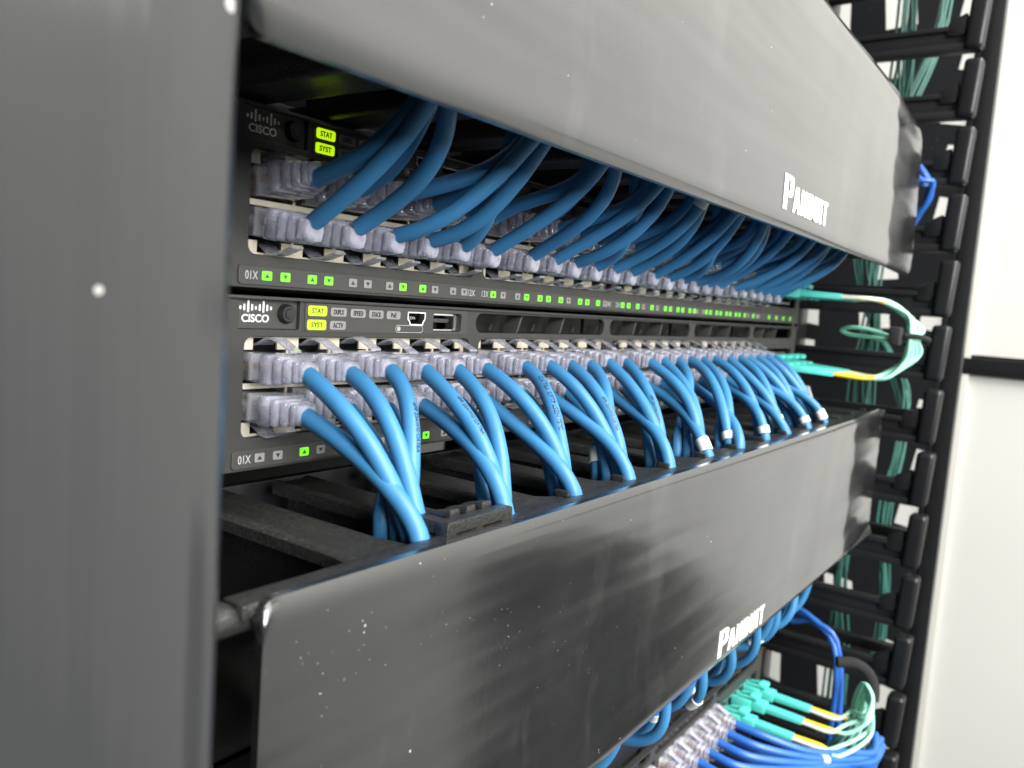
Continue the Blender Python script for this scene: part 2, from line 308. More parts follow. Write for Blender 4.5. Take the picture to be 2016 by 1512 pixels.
# ------------------------------------------------------------------ network switch
LIT1 = {0: 'ud', 1: 'ud', 3: 'd', 4: 'u', 6: 'u', 7: 'd', 8: 'ud', 9: 'u', 10: 'ud', 11: 'u', 12: 'ud', 13: 'u', 14: 'u', 15: 'ud', 16: 'ud', 17: 'ud',
        18: 'ud', 19: 'ud', 20: 'ud', 21: 'ud', 22: 'u', 23: 'u'}
LIT2 = {1: 'u', 4: 'd', 6: 'd', 9: 'd', 13: 'u', 16: 'ud', 19: 'u'}
def make_switch(dz, label, lit, sfp_lit):
    """front at y=0, bottom at z=6.2+dz"""
    root = empty('network_switch', (0, 0, 6.2+dz), label, 'network switch', 'rack network switches')
    z = lambda v: v+dz
    c = MB(); c.box(2, 444, 16, 300, z(6.6), z(50.2), 1); c.build('chassis', 'chassis_black', root)
    fp = MB()
    holes = []
    for b_ in range(4):
        x0 = PX[6*b_]-7.9; x1 = PX[6*b_+5]+7.9
        holes.append(rrect(x0, x1, z(15.9), z(40.6), 2.2))
    holes.append(rrect(374, 436, z(18), z(36), 1.2))
    VX = ((97.6, 182.4), (187.3, 269), (274.8, 355.6), (361, 434))
    for x0, x1 in VX: holes.append(rrect(x0, x1, z(42.7), z(48.9), 2.9, 6))
    holes.append(rrect(7.2, 25.3, z(42.5), z(49.9), 0.4))         # logo recess
    holes.append(rrect(65.0, 72.0, z(44.7), z(48.2), 0.5))        # small service port
    holes.append(rrect(76.2, 89.6, z(42.8), z(48.4), 1.0))        # large service port
    plate(fp, [rrect(1, 444.6, z(7.9), z(50.4), 0.6)]+holes, -1.0, 1.4, 0.25)
    # top and bottom lips, port surround frames
    fp.box(1.2, 444.4, -2.2, -1.02, z(49.7), z(50.5), 0.2)
    fp.build('faceplate', 'bezel_grey', root)
    # vents
    for (x0, x1) in VX:
        v = MB(); v.box(x0-1.2, x1+1.2, 11, 12, z(42.3), z(49.4))
        k = 3
        for i in range(1, k):
            xc = x0+(x1-x0)*i/k
            v.box(xc-0.55, xc+0.55, 1.6, 8, z(42.2), z(49.5), 0.15, mi=1, fn=lambda c_, xc=xc: Vector((c_.x+(c_.z-z(45.8))*0.42, c_.y, c_.z)))
        for i in range(6):
            xc = x0+6+(x1-x0-12)*i/5+random.uniform(-2, 2); v.box(xc-0.25, xc+0.25, 9.0, 9.6, z(43), z(45)+random.random(), 0, mi=1, fn=lambda c_, xc=xc: Vector((c_.x+(c_.z-z(44))*0.5, c_.y, c_.z)))
        v.build('vent', ['deep_black', 'panel_grey'], root)
    # logo panel with printed mark and round knob
    lp = MB(); lp.box(7.3, 25.2, 0.2, 1.2, z(42.6), z(49.8)); lpo = lp.build('logo_panel', 'panel_grey', root)
    lg = MB()
    text(lg, 'CISCO', 12.7, 0.15, z(45.05), 1.9, 0.05, w=7.9)
    hs = [0.9, 1.6, 2.9, 1.6, 0.9, 1.6, 2.9, 1.6, 0.9]
    for i, h in enumerate(hs):
        xc = 8.3+i*1.1; zc = z(47.9)+(0 if h > 2 else -0.45+h*0.12)
        plate(lg, [rrect(xc-0.26, xc+0.26, zc-h/2, zc+h/2, 0.25, 3)], 0.05, 0.15)
    lg.build('logo_print', 'logo_white', lpo)
    kn = MB(); kn.tube([(21.6, 0.19, z(46.4)), (21.6, -1.0, z(46.4)), (21.6, -1.5, z(46.4)), (21.6, -1.55, z(46.4))], [2.5, 2.35, 2.0, 0.05], 24)
    kn.tube([(21.6, -1.4, z(46.4)), (21.6, -1.75, z(46.4)), (21.6, -1.8, z(46.4))], [1.4, 1.2, 0.05], 18)
    kn.build('mode_knob', 'chassis_black', lpo)
    # mode panel
    mp = MB(); plate(mp, [rrect(26.8, 92.6, z(42.0), z(49.5), 1.0), rrect(65.0, 72.0, z(44.7), z(48.2), 0.5), rrect(76.2, 89.6, z(42.8), z(48.4), 1.0)], -1.25, -1.01, 0.08)
    mpo = mp.build('mode_panel', 'panel_grey', root)
    for txt, x, zz, on in (('STAT', 30.7, 47.5, 1), ('SYST', 30.6, 43.9, 1), ('DUPLX', 37.9, 47.4, 0), ('ACTV', 37.8, 43.9, 0), ('SPEED', 44.9, 47.3, 0),
                           ('STACK', 51.8, 47.2, 0), ('PoE', 58.7, 47.2, 0)):
        t_ = MB(); hw = 3.1 if on else 2.8; hh = 1.3 if on else 1.15
        plate(t_, [rrect(x-hw, x+hw, z(zz)-hh, z(zz)+hh, 0.6)], -1.45, -1.26, 0.05)
        text(t_, txt, x, -1.52, z(zz), 1.35, 0.035, mi=1, w=hw*1.25 if txt != 'PoE' else 2.2)
        lamp = t_.build('status_light', ['stat_green', 'arrow_dark'] if on else ['tile_grey', 'arrow_dark'], mpo)
        lamp['label'] = ('lit yellow-green' if on else 'unlit grey')+' light marked '+txt
    up = MB()
    zc = z(46.45)
    o_ = [(64.6, zc+1.95), (72.4, zc+1.95), (72.4, zc-0.2), (71.6, zc-1.2), (71.4, zc-1.95), (65.6, zc-1.95), (65.4, zc-1.2), (64.6, zc-0.2)]
    i_ = [(65.0, zc+1.6), (72.0, zc+1.6), (72.0, zc-0.1), (71.2, zc-1.0), (71.05, zc-1.6), (65.95, zc-1.6), (65.8, zc-1.0), (65.0, zc-0.1)]
    plate(up, [o_, i_], -1.42, -1.26); up.box(64.9, 72.1, 4, 5, z(44.6), z(48.3), mi=1)
    up.box(66.6, 70.4, 0.5, 4, zc-0.35, zc+0.15, mi=1); text(up, 'CON', 68.2, 0.4, zc+0.1, 0.9, mi=2)
    up.build('mini_usb_port', ['logo_white', 'deep_black', 'print_grey'], root)
    us = MB(); plate(us, [rrect(76.3, 89.5, z(42.9), z(48.3), 0.9), rrect(77.0, 88.3, z(43.4), z(47.6), 0.3)], 0.6, 1.6, 0.1)
    us.box(77, 88.3, 8, 9, z(43.2), z(47.8), mi=1); us.box(77.6, 86.9, 1.8, 8, z(45.4), z(46.6), 0.1, mi=2)
    us.build('usb_port', ['bright_metal', 'deep_black', 'panel_grey'], root)
    bt = MB(); plate(bt, [rrect(59.9, 71.6, z(42.25), z(44.45), 1.05), rrect(60.05, 71.45, z(42.4), z(44.3), 0.94)], -1.33, -1.26)
    bt.tube([(61.2, -1.25, z(43.35)), (61.2, -1.4, z(43.35)), (61.2, -1.42, z(43.35))], [0.72, 0.68, 0.02], 16)
    bt.build('link_light', 'print_grey', mpo)
    # port banks
    for b_ in range(4):
        x0 = PX[6*b_]-7.9; x1 = PX[6*b_+5]+7.9
        h_ = MB(); h_.box(x0-0.5, x1+0.5, 10, 14, z(15.4), z(41.1))
        holes = []
        for k in range(6):
            x = PX[6*b_+k]
            holes.append([(x-6.6, z(29.0)), (x+6.6, z(29.0)), (x+6.6, z(37.3)), (x+3.6, z(37.3)), (x+3.6, z(40.2)), (x-3.6, z(40.2)), (x-3.6, z(37.3)), (x-6.6, z(37.3))])
            holes.append([(x-6.6, z(27.6)), (x-6.6, z(19.3)), (x-3.6, z(19.3)), (x-3.6, z(16.4)), (x+3.6, z(16.4)), (x+3.6, z(19.3)), (x+6.6, z(19.3)), (x+6.6, z(27.6))])
        plate(h_, [rrect(x0-0.2, x1+0.2, z(15.8), z(40.9), 1.5)]+holes, 1.6, 2.2, 0.0, mi=1)
        h_.build('port_bank', ['deep_black', 'shield_metal'], root)
    sf = MB(); sf.box(373.5, 436.5, 10, 12, z(17.5), z(36.5))
    for i in range(4):
        x = 383.6+14*i; plate(sf, [rrect(x-7.4, x+7.4, z(20), z(33.5), 0.5), rrect(x-6.4, x+6.4, z(21.5), z(31.5), 0.3)], 1.6, 3.0, 0, mi=1)
    sf.build('sfp_bank', ['deep_black', 'bright_metal'], root)
    # indicator strip
    st = MB(); plate(st, [rrect(6.4, 436, z(8.6), z(13.1), 0.9)], -1.5, -1.01, 0.15); sto = st.build('indicator_strip', 'panel_grey', root)
    for txt, x in (('01X', 9.9), ('12X', 93.4), ('13X', 100.6), ('24X', 183.6), ('25X', 191.4), ('36X', 274.2), ('37X', 282.0), ('48X', 365)):
        pn = MB(); text(pn, txt, x, -1.52, z(10.9), 2.1, 0.01, w=3.6); pn.build('port_number', 'print_grey', sto)
    protos = {}
    def led(kind, on, x):
        key = (kind, on)
        if key not in protos:
            d = MB(); zc = z(10.95)
            plate(d, [rrect(x-1.45, x+1.45, zc-1.1, zc+1.1, 0.3, 2)], -1.68, -1.5, 0.04)
            tri = [(x-0.72, zc-0.5), (x+0.72, zc-0.5), (x, zc+0.55)] if kind == 'u' else [(x-0.72, zc+0.5), (x, zc-0.55), (x+0.72, zc+0.5)]
            plate(d, [tri], -1.74, -1.69, 0, mi=1)
            o = d.build('port_light', ['led_green', 'led_arrow'] if on else ['tile_grey', 'arrow_dark'], sto)
            protos[key] = (o, x)
        else:
            o0, x0_ = protos[key]; o = cp(o0, sto); o.location = o0.location+Vector(((x-x0_)*S, 0, 0))
        o['label'] = 'lit green port light' if on else 'unlit grey port light'
    for k in range(24):
        dx = 2.75
        led('u', 'u' in lit.get(k, ''), PX[k]-dx); led('d', 'd' in lit.get(k, ''), PX[k]+dx)
    for i in range(4): led('u', sfp_lit, 384+13.9*i)
    return root
make_switch(0, 'dark grey network switch with bright white logo, middle one, its cables bending down', LIT2, False)
make_switch(U, 'dark grey network switch above the middle one, its long row of green port lights showing', LIT1, True)
make_switch(-5*U, 'lowest network switch, half hidden below the lower black cover', LIT1, True)
make_switch(-3*U, 'network switch almost hidden behind the lower black cover', LIT2, True)

# ------------------------------------------------------------------ horizontal cable managers
GX = [17+32.6*i for i in range(14)]
def make_manager(dz, label, special):
    """top fingers at z 0.5+dz, bottom fingers at z -82+dz"""
    root = empty('cable_manager', (222, 0, dz-41), label, 'cable manager', 'horizontal cable managers')
    bp = MB(); bp.box(-28, 470, 20, 23, dz-80, dz-1.5, 0.5); bp.box(-28, 470, 8, 19.9, dz-44, dz-38, 0.5); bp.build('backplate', 'rack_black', root)
    for sgn, zt in ((1, dz+0.5), (-1, dz-82.0)):
        rl = MB(); pts = [(-36.5, -54.0, zt-sgn*2.4), (-36.0, -54.0, zt-sgn*2.4), (-33, -54.0, zt-sgn*2.4), (-31, -54, zt-sgn*2.9), (466, -54, zt-sgn*2.9)]
        rl.tube(pts, [0.4, 3.1, 3.1, 2.6, 2.6], 16)
        rl.box(-31, 466, -57.4, -51.8, min(zt-sgn*2.2, zt+sgn*0.4), max(zt-sgn*2.2, zt+sgn*0.4), 0.5)
        rl.build('front_rail', 'textured_black', root)
        for i, g in enumerate(GX):
            if i == 0: xa, xb = -1.0, g-1.0
            else: xa, xb = GX[i-1]+6.0, g-0.5
            xc = (xa+xb)/2 if i else 7.2; hw = 6.6 if i else 7.6
            f = MB(); zz = lambda a_, b_: (min(zt-sgn*a_, zt-sgn*b_), max(zt-sgn*a_, zt-sgn*b_))
            # bar narrowing to the back, flared head at the front
            def flare(c_, xc=xc, hw=hw, xa=xa, xb=xb):
                t_ = max(0.0, min(1.0, (-43-c_.y)/6)); t_ = t_*t_*(3-2*t_)
                half = (xb-xa)/2; k = 1+(half/hw-1)*t_; mid = xc+((xa+xb)/2-xc)*t_
                return Vector((mid+(c_.x-xc)*k, c_.y, c_.z))
            za, zb = zz(0.0, 3.2)
            ys = [12, -5, -20, -33, -37, -41, -45, -51.5]
            for j in range(len(ys)-1):
                pass
            bm = bmesh.new(); bmesh.ops.create_grid(bm, x_segments=1, y_segments=22, size=0.5)
            bm.free()
            # section extruded along y
            sec = [(-1, zt-sgn*1.0), (-0.9, zt-sgn*0.2), (-0.75, zt), (-0.45, zt-sgn*0.7), (0.45, zt-sgn*0.7), (0.75, zt), (0.9, zt-sgn*0.2), (1, zt-sgn*1.0), (1, zt-sgn*3.6), (-1, zt-sgn*3.6)]
            yy = [12, 0, -12, -24, -34, -42]+[-42-0.75*q for q in range(1, 11)]+[-50.5, -51.5]
            V = []; F = []; ns = len(sec)
            for y_ in yy:
                for sx_, sz_ in sec: V.append(flare(Vector((xc+sx_*hw, y_, sz_))))
            for q in range(len(yy)-1):
                for r0 in range(ns): F.append((q*ns+r0, q*ns+(r0+1) % ns, (q+1)*ns+(r0+1) % ns, (q+1)*ns+r0))
            F.append(tuple(range(ns))); F.append(tuple((len(yy)-1)*ns+r0 for r0 in range(ns))[::-1])
            f.add(V, F, 0, True)
            za, zb = zz(3.5, 13); f.box(xc-1.2, xc+1.2, -46, 12, za, zb, 0.3)
            if i:   # small stop beside the slot between two heads
                za, zb = zz(-1.6, 0.8); f.box(xb-1.8, xb+0.2, -51, -46.5, za, zb, 0.5)
            fo = f.build('finger', 'textured_black', root)
            if special and sgn == 1 and i == 1:
                c = MB()
                plate(c, [rrect(xa+1, xb-0.5, zt-2.2, zt+3.6, 0.8), rrect(xa+4.5, xa+11.5, zt-0.6, zt+0.7, 0.1), rrect(xa+14, xa+21.5, zt-0.6, zt+0.7, 0.1)], -54.5, -51.0, 0.2)
                c.box(xa+1.2, xa+5, -51, -44, zt+0.1, zt+3.4, 0.8)
                for q in range(3): c.box(xa+6.5+6*q, xa+10.5+6*q, -50.5, -43, zt+0.4, zt+5.0, 1.1, fn=lambda c_: Vector((c_.x, c_.y, c_.z-(c_.y+50.5)*0.28)))
                co = c.build('latch_clip', 'textured_black', fo)
    return root
make_manager(0, 'lower black horizontal cable manager with toothed fingers holding the bright blue cables', True)
make_manager(177.5, 'upper black horizontal cable manager behind the top cover, fingers pointing down', False)

def logo_letters():
    # heavy condensed capitals, unit height, (width, outlines)
    L = {}
    L['P'] = (0.52, [[(0, 0), (0, 1), (.36, 1), (.46, .97), (.52, .88), (.52, .52), (.46, .42), (.36, .38), (.2, .38), (.2, 0)], [(.2, .86), (.32, .86), (.32, .54), (.2, .54)]])
    L['A'] = (0.56, [[(0, 0), (.14, 1), (.42, 1), (.56, 0), (.38, 0), (.36, .2), (.2, .2), (.18, 0)], [(.22, .36), (.34, .36), (.28, .82)]])
    L['N'] = (0.52, [[(0, 0), (0, 1), (.19, 1), (.33, .5), (.33, 1), (.52, 1), (.52, 0), (.34, 0), (.19, .52), (.19, 0)]])
    L['D'] = (0.52, [[(0, 0), (0, 1), (.36, 1), (.47, .95), (.52, .84), (.52, .16), (.47, .05), (.36, 0)], [(.2, .86), (.32, .86), (.32, .14), (.2, .14)]])
    L['U'] = (0.52, [[(0, 1), (.2, 1), (.2, .15), (.32, .15), (.32, 1), (.52, 1), (.52, .14), (.47, .04), (.38, 0), (.14, 0), (.05, .04), (0, .14)]])
    L['I'] = (0.2, [[(0, 0), (0, 1), (.2, 1), (.2, 0)]])
    L['T'] = (0.48, [[(0, .84), (0, 1), (.48, 1), (.48, .84), (.34, .84), (.34, 0), (.14, 0), (.14, .84)]])
    return L
def make_cover(x0, x1, z0, z1, yt, yb, lx, lz, lh, lw, label, bend=80, slope=0.05):
    """bowed black front cover; yt, yb front y at top and bottom edge"""
    root = empty('manager_cover', ((x0+x1)/2, (yt+yb)/2, z0), label, 'cover', 'glossy black cable manager covers')
    nx, nz = 220, 40; R = 9.0
    def yf(x, t):        # t 0 bottom .. 1 top
        q = abs(2*t-1); y = yb+(yt-yb)*t + 1.3*max(0, (q-0.90)/0.10)**2
        # gently sprung sheet: barely perceptible waves along its length
        y += 0.16*math.sin(x*0.019+1.1)*math.sin(t*3.1) + 0.10*math.sin(x*0.047+t*2.3)
        # end bent back past an uneven line, shaped to mirror the dark post
        xb = x1-bend+3.0*math.sin(t*19+0.5)+2.0*math.sin(t*47+1)+16*max(0, t-0.85)*0-28*max(0, t-0.82)
        q2 = max(0, x-xb); y += slope*(q2-2.5*(1-math.exp(-q2/2.5)))
        return y
    xs = [x0+(x1-x0)*i/nx for i in range(nx+1)]
    xs += [x1-R*(1-math.sin(math.radians(a))) for a in range(0, 91, 10)]+[x0+R*0.4*(1-math.cos(math.radians(a))) for a in range(0, 91, 15)]
    xs = sorted(set(round(v, 4) for v in xs)); V = []; n1 = nz+1
    for layer in (0, 1):
        for x in xs:
            dz = 0
            if x > x1-R: dz = R-math.sqrt(max(0, R*R-(x-(x1-R))**2))
            if x < x0+R*0.4: dz = 0.4*R-math.sqrt(max(0, (0.4*R)**2-((x0+R*0.4)-x)**2))
            za, zb = z0+dz, z1-dz
            for j in range(n1):
                t = 0.5-0.5*math.cos(math.pi*j/nz); V.append((x, yf(x, t)+(1.8 if layer else 0), za+(zb-za)*t))
    N = len(xs)*n1; F = []
    for i in range(len(xs)-1):
        for j in range(nz):
            a_ = i*n1+j; F.append((a_, a_+1, a_+1+n1, a_+n1)); F.append((N+a_, N+a_+n1, N+a_+1+n1, N+a_+1))
        a_ = i*n1; F.append((a_, a_+n1, N+a_+n1, N+a_)); a_ += nz; F.append((a_, N+a_, N+a_+n1, a_+n1))
    for j in range(nz):
        F.append((j, N+j, N+j+1, j+1)); a_ = (len(xs)-1)*n1+j; F.append((a_, a_+1, N+a_+1, N+a_))
    m_ = MB().add(V, F, 0, True)
    m_.build('cover_panel', 'cover_black', root)
    h = MB()
    for zz in (z0+7, z1-7):
        h.box(x0+12, x1-14, max(yt, yb)+4.0, max(yt, yb)+6.2, zz-1.6, zz+1.6, 0.4)
    h.build('hinge_rib', 'rack_black', root)
    L = logo_letters(); lg = MB()
    word = 'PANDUIT'; gap = 0.085; hs = [1.32]+[1.0]*6
    tot = sum(L[c][0]*(1.45 if i == 0 else 1) for i, c in enumerate(word))+gap*6; x = 0
    for i, c in enumerate(word):
        wd, outs = L[c]; k = 1.45 if i == 0 else 1.0; hh = lh*(1.0 if i == 0 else 0.76)
        sc = lw/tot
        def fn(v): 
            t = (v.z-z0)/(z1-z0); return Vector((v.x, yf(v.x, t)+v.y, v.z))
        plate(lg, [[(lx+(x+p[0]*k)*sc, lz+p[1]*hh) for p in o] for o in outs], -0.30, -0.10, 0, fn=fn)
        x += wd*k+gap*(0.6 if i == 0 else 1)
    lg.build('logo_print', 'logo_white', root)
    return root
make_cover(-29, 464, -82.0, 1.6, -60.5, -60.0, 186.5, -78.0, 10.8, 53, 'lower glossy black cover with white lettering, dusty, spanning under the middle switch', 88, 0.05)
make_cover(-41, 466, 87.6, 179.0, -65.5, -67.5, 186.8, 94.0, 12.6, 58, 'upper glossy black cover with white lettering, hanging over the top cables', 100, 0.05)

# ------------------------------------------------------------------ patch cables
def plug_proto():
    root = bpy.data.objects.new('proto', None); COL.objects.link(root)
    p = MB()
    p.box(-5.65, 5.65, -5.2, 8.5, -3.5, 3.5, 0.4)
    for y0, y1, w_, h_ in ((-7.0, -3.6, 5.9, 3.75), (-9.7, -7.6, 5.2, 3.35), (-12.1, -10.2, 4.4, 2.95), (-14.0, -12.6, 3.5, 2.65)):
        p.box(-w_, w_, y0, y1, -h_, h_, 0.8, seg=3)
    p.box(-2.9, 2.9, -15.0, -5.0, -2.5, 2.5, 0.9)
    p.tube([(0, -13.2, 0), (0, -14.6, 0), (0, -15.2, 0)], [2.95, 2.9, 2.6], 14)
    p.build('plug', 'clear_plastic', root)
    i_ = MB()
    for k in range(8):
        x = -3.6+1.03*k; i_.box(x-0.18, x+0.18, 3.0, 7.0, -2.9, -1.2, mi=0)
    for k in range(4):
        x = -2.4+1.6*k; i_.tube([(x*1.5, 4.5, -0.5), (x*1.4, -1, 0.6-0.5*k), (x*0.7, -6, 0.9-0.6*k), (x*0.5, -11, 0)], 1.05, 6, mi=1 if k % 2 else (4 if k else 3))
    i_.tube([(0, -8.5, 0), (0, -13, 0)], 1.9, 10, mi=1)  # pale core added inside to lighten the clear plug
    i_.box(-5.0, 5.0, 0.5, 1.2, -3.2, 3.2, 0.1, mi=1)  # white plate added behind the plastic, brightens the plug from within
    i_.build('contacts_and_pale_filler', ['shield_metal', 'label_white', 'cable_blue', 'copper_pair', 'wire_green'], root.children[0])
    # latch tongue rising from the nose to the boot
    pts = [(9.0, 3.9), (2.0, 5.2), (-0.5, 6.6), (-2.5, 6.9), (-5.0, 6.2), (-9.6, 4.2)]
    V = []; hw = [2.4, 2.4, 2.2, 1.9, 1.7, 1.7]; F = []
    for (y, zc), h in zip(pts, hw):
        V += [(-h, y, zc), (h, y, zc), (h, y, zc+0.55), (-h, y, zc+0.55)]
    for q in range(len(pts)-1):
        for r0 in range(4): F.append((4*q+r0, 4*q+(r0+1) % 4, 4*q+4+(r0+1) % 4, 4*q+4+r0))
    F += [(0, 1, 2, 3), (23, 22, 21, 20)]
    la = MB().add(V, F); la.build('latch', 'clear_plastic', root)
    return root
PROTO = plug_proto()
PLUG_MESH = {c.name.split('.')[0]: c for c in PROTO.children}
CONTACT = PLUG_MESH['plug'].children[0]
def add_plug(root, flip, tilt=0.0, yaw=0.0, simple=False):
    R = Matrix.Rotation(tilt, 4, 'X') @ Matrix.Rotation(yaw, 4, 'Z')
    seat = random.uniform(-0.5, 0.4)
    for nm in ('plug', 'latch'):
        src = PLUG_MESH[nm]; o = src.copy(); COL.objects.link(o); o.parent = root
        o.rotation_euler = (tilt, math.pi if flip else 0.0, yaw); o.location = (0, seat*S, 0)
        if nm == 'plug' and not simple:
            c = CONTACT.copy(); COL.objects.link(c); c.parent = o
def cable(start, path, label, group, flip, material='cable_blue', sleeve=None, r=2.3, tilt=0.0, yaw=0.0, seg=12, prnt=None):
    """start: plug centre at the port face; path: jacket centre line from the plug outwards"""
    root = empty('patch_cable', start, label, 'network cable', group)
    add_plug(root, flip, tilt, yaw)
    j = MB(); rr = [r*(1+0.012*math.sin(i*1.7)) for i in range(len(path))]; j.tube(path, rr, seg)
    jo = j.build('jacket', material, root)
    if sleeve:
        a_, b_, fancy = sleeve; L = [0]
        for i in range(1, len(path)): L.append(L[-1]+(path[i]-path[i-1]).length)
        pts = [p for p, q in zip(path, L) if a_ <= q <= b_]
        if len(pts) >= 2:
            s_ = MB(); s_.tube(pts, [r+0.45]*len(pts), 14)
            if fancy:       # a loose tongue of label film
                p0 = pts[0]; s_.box(p0.x-0.2, p0.x+0.2, p0.y-3.2, p0.y+0.2, p0.z-1.0, p0.z+8, 0, fn=lambda c_: Vector((c_.x-(c_.z-p0.z)*0.2, p0.y+(c_.y-p0.y)*max(0.15, 1-(c_.z-p0.z)/9), c_.z)))
            so = s_.build('label_sleeve', 'label_white', root)
    if prnt:
        txt, s0, ang, h = prnt; L = [0]
        for i in range(1, len(path)): L.append(L[-1]+(path[i]-path[i-1]).length)
        me = text_mesh(txt, h, 0.02, 0.0); xs = [v.co.x for v in me.vertices]; x0 = min(xs)
        viewer = Vector((-112, -165, 53))
        def fn(c_):
            q = s0+(c_.x-x0); i = max(i for i in range(len(L)-1) if L[i] <= q or i == 0); i = min(i, len(path)-2)
            t_ = (q-L[i])/(L[i+1]-L[i]); p = path[i].lerp(path[i+1], t_); tn = (path[i+1]-path[i]).normalized()
            out = Vector((-0.75, -0.62, 0.1)); out = (out-tn*out.dot(tn)).normalized(); side = tn.cross(out)
            a2 = ang+(c_.y)/r; return p+(out*math.cos(a2)-side*math.sin(a2))*(r*1.02+0.05)
        t_ = MB(); t_.mesh(me, fn); t_.build('jacket_print', 'arrow_dark', jo); bpy.data.meshes.remove(me)
    return root
GU = [20, 59, 92, 129, 163, 196, 228, 260, 292, 325, 356]
ASSIGN = [0, 0, 0, 1, 1, 2, 2, 3, 3, 3, 4, 4, 5, 5, 5, 6, 6, 7, 8, 8, 9, 9, 10, 10]
ZU, ZL = 33.3, 23.6
rnd = random.Random(11)
gj = [0, 0.5, -0.5, 1.5, -1.5, 1, -2, 2, 0, -1, 1]
def down_cable(k, row):
    g = GX[ASSIGN[k]]; x = PX[k]; z0 = (ZU if row == 0 else ZL)+rnd.uniform(-.3, .3)
    first = ASSIGN.index(ASSIGN[k]); m_ = k-first
    # resting place inside the slot, all clear of each other
    A_ = [(2.4, -50.6), (4.8, -46.2), (9.8, -43.4), (6.4, -40.6), (10.6, -38.2), (7.0, -35.6)]
    order = {(0, 1): 0, (0, 0): 1, (1, 0): 2, (1, 1): 3, (2, 0): 4, (2, 1): 5}
    sx, sy = A_[order[(m_, row)]]
    ex = g+sx+rnd.uniform(-0.8, 0.6)+0.5*gj[ASSIGN[k]]; ey = sy+rnd.uniform(-.8, .5); ez = 0.0
    yaw = max(-0.3, min(0.3, (ex-x)*0.006))+rnd.uniform(-.05, .05)
    P0 = Vector((x, -14.5, z0-0.6)); d0 = Vector((yaw+rnd.uniform(-.12, .12), -1, -0.45+rnd.uniform(-.22, .16))).normalized()
    E = Vector((ex, ey, ez)); L = (E-P0).length
    lean = Vector((rnd.uniform(-.22, .18)-(ex-x)*0.010, 0.36+rnd.uniform(-.22, .18), 1)).normalized()
    path = bez(P0, P0+d0*L*(0.36+rnd.uniform(-.10, .08)), E+lean*L*(0.33+rnd.uniform(-.10, .10)), E, 16)
    path += bez(E, E-lean*5, E+Vector((4, 4, -16)), E+Vector((12+4*m_, 18+rnd.uniform(0, 8), -22-4*row-5*m_)), 6)[1:]
    sleeve = None
    tot = sum((path[i+1]-path[i]).length for i in range(16))
    if (k, row) in ((5, 0),): sleeve = (tot-2.5, tot+4, False)
    if (k, row) in ((6, 0),): sleeve = (tot-1.0, tot+8, False)
    if (k, row) in ((9, 1), (13, 0), (15, 0), (16, 0), (18, 0), (19, 0), (21, 0), (20, 1), (22, 1), (17, 1), (12, 1)): sleeve = (tot-9, tot-1, False)
    if (k, row) == (23, 0): sleeve = (tot-14, tot-4, True)
    prnt = ('CAT6A S/FTP LSZH 75°C', 8, 0.35, 1.5) if (k, row) == (6, 0) else (('4PR 23AWG CAT6A', 14, 0.9, 1.2) if (k, row) == (2, 0) else None)
    if (k, row) in ((3, 0), (8, 0), (11, 0), (13, 1)): prnt = ('4PR 23AWG CAT6A', 12+k, 1.1-0.1*k, 1.1)
    nm = ('top', 'bottom')[row]
    where = ORD[k]+' plug from the left' if k < 12 else ORD[23-k]+' plug from the right' if k < 23 else 'last plug at the right'
    cable((x, 0, z0), path, f'bright blue cable, middle switch {nm} row, {where}', 'bright blue cables bending down from the middle switch',
          row == 1, sleeve=sleeve, tilt=0.03*rnd.uniform(-1, 1.5), yaw=yaw*0.3, prnt=prnt)
for k in range(24):
    for row in (0, 1): down_cable(k, row)
ASSIGN_UP = [0, 0, 1, 1, 1, 2, 2, 3, 3, 3, 4, 4, 5, 5, 5, 6, 6, 7, 8, 8, 9, 9, 10, 10]
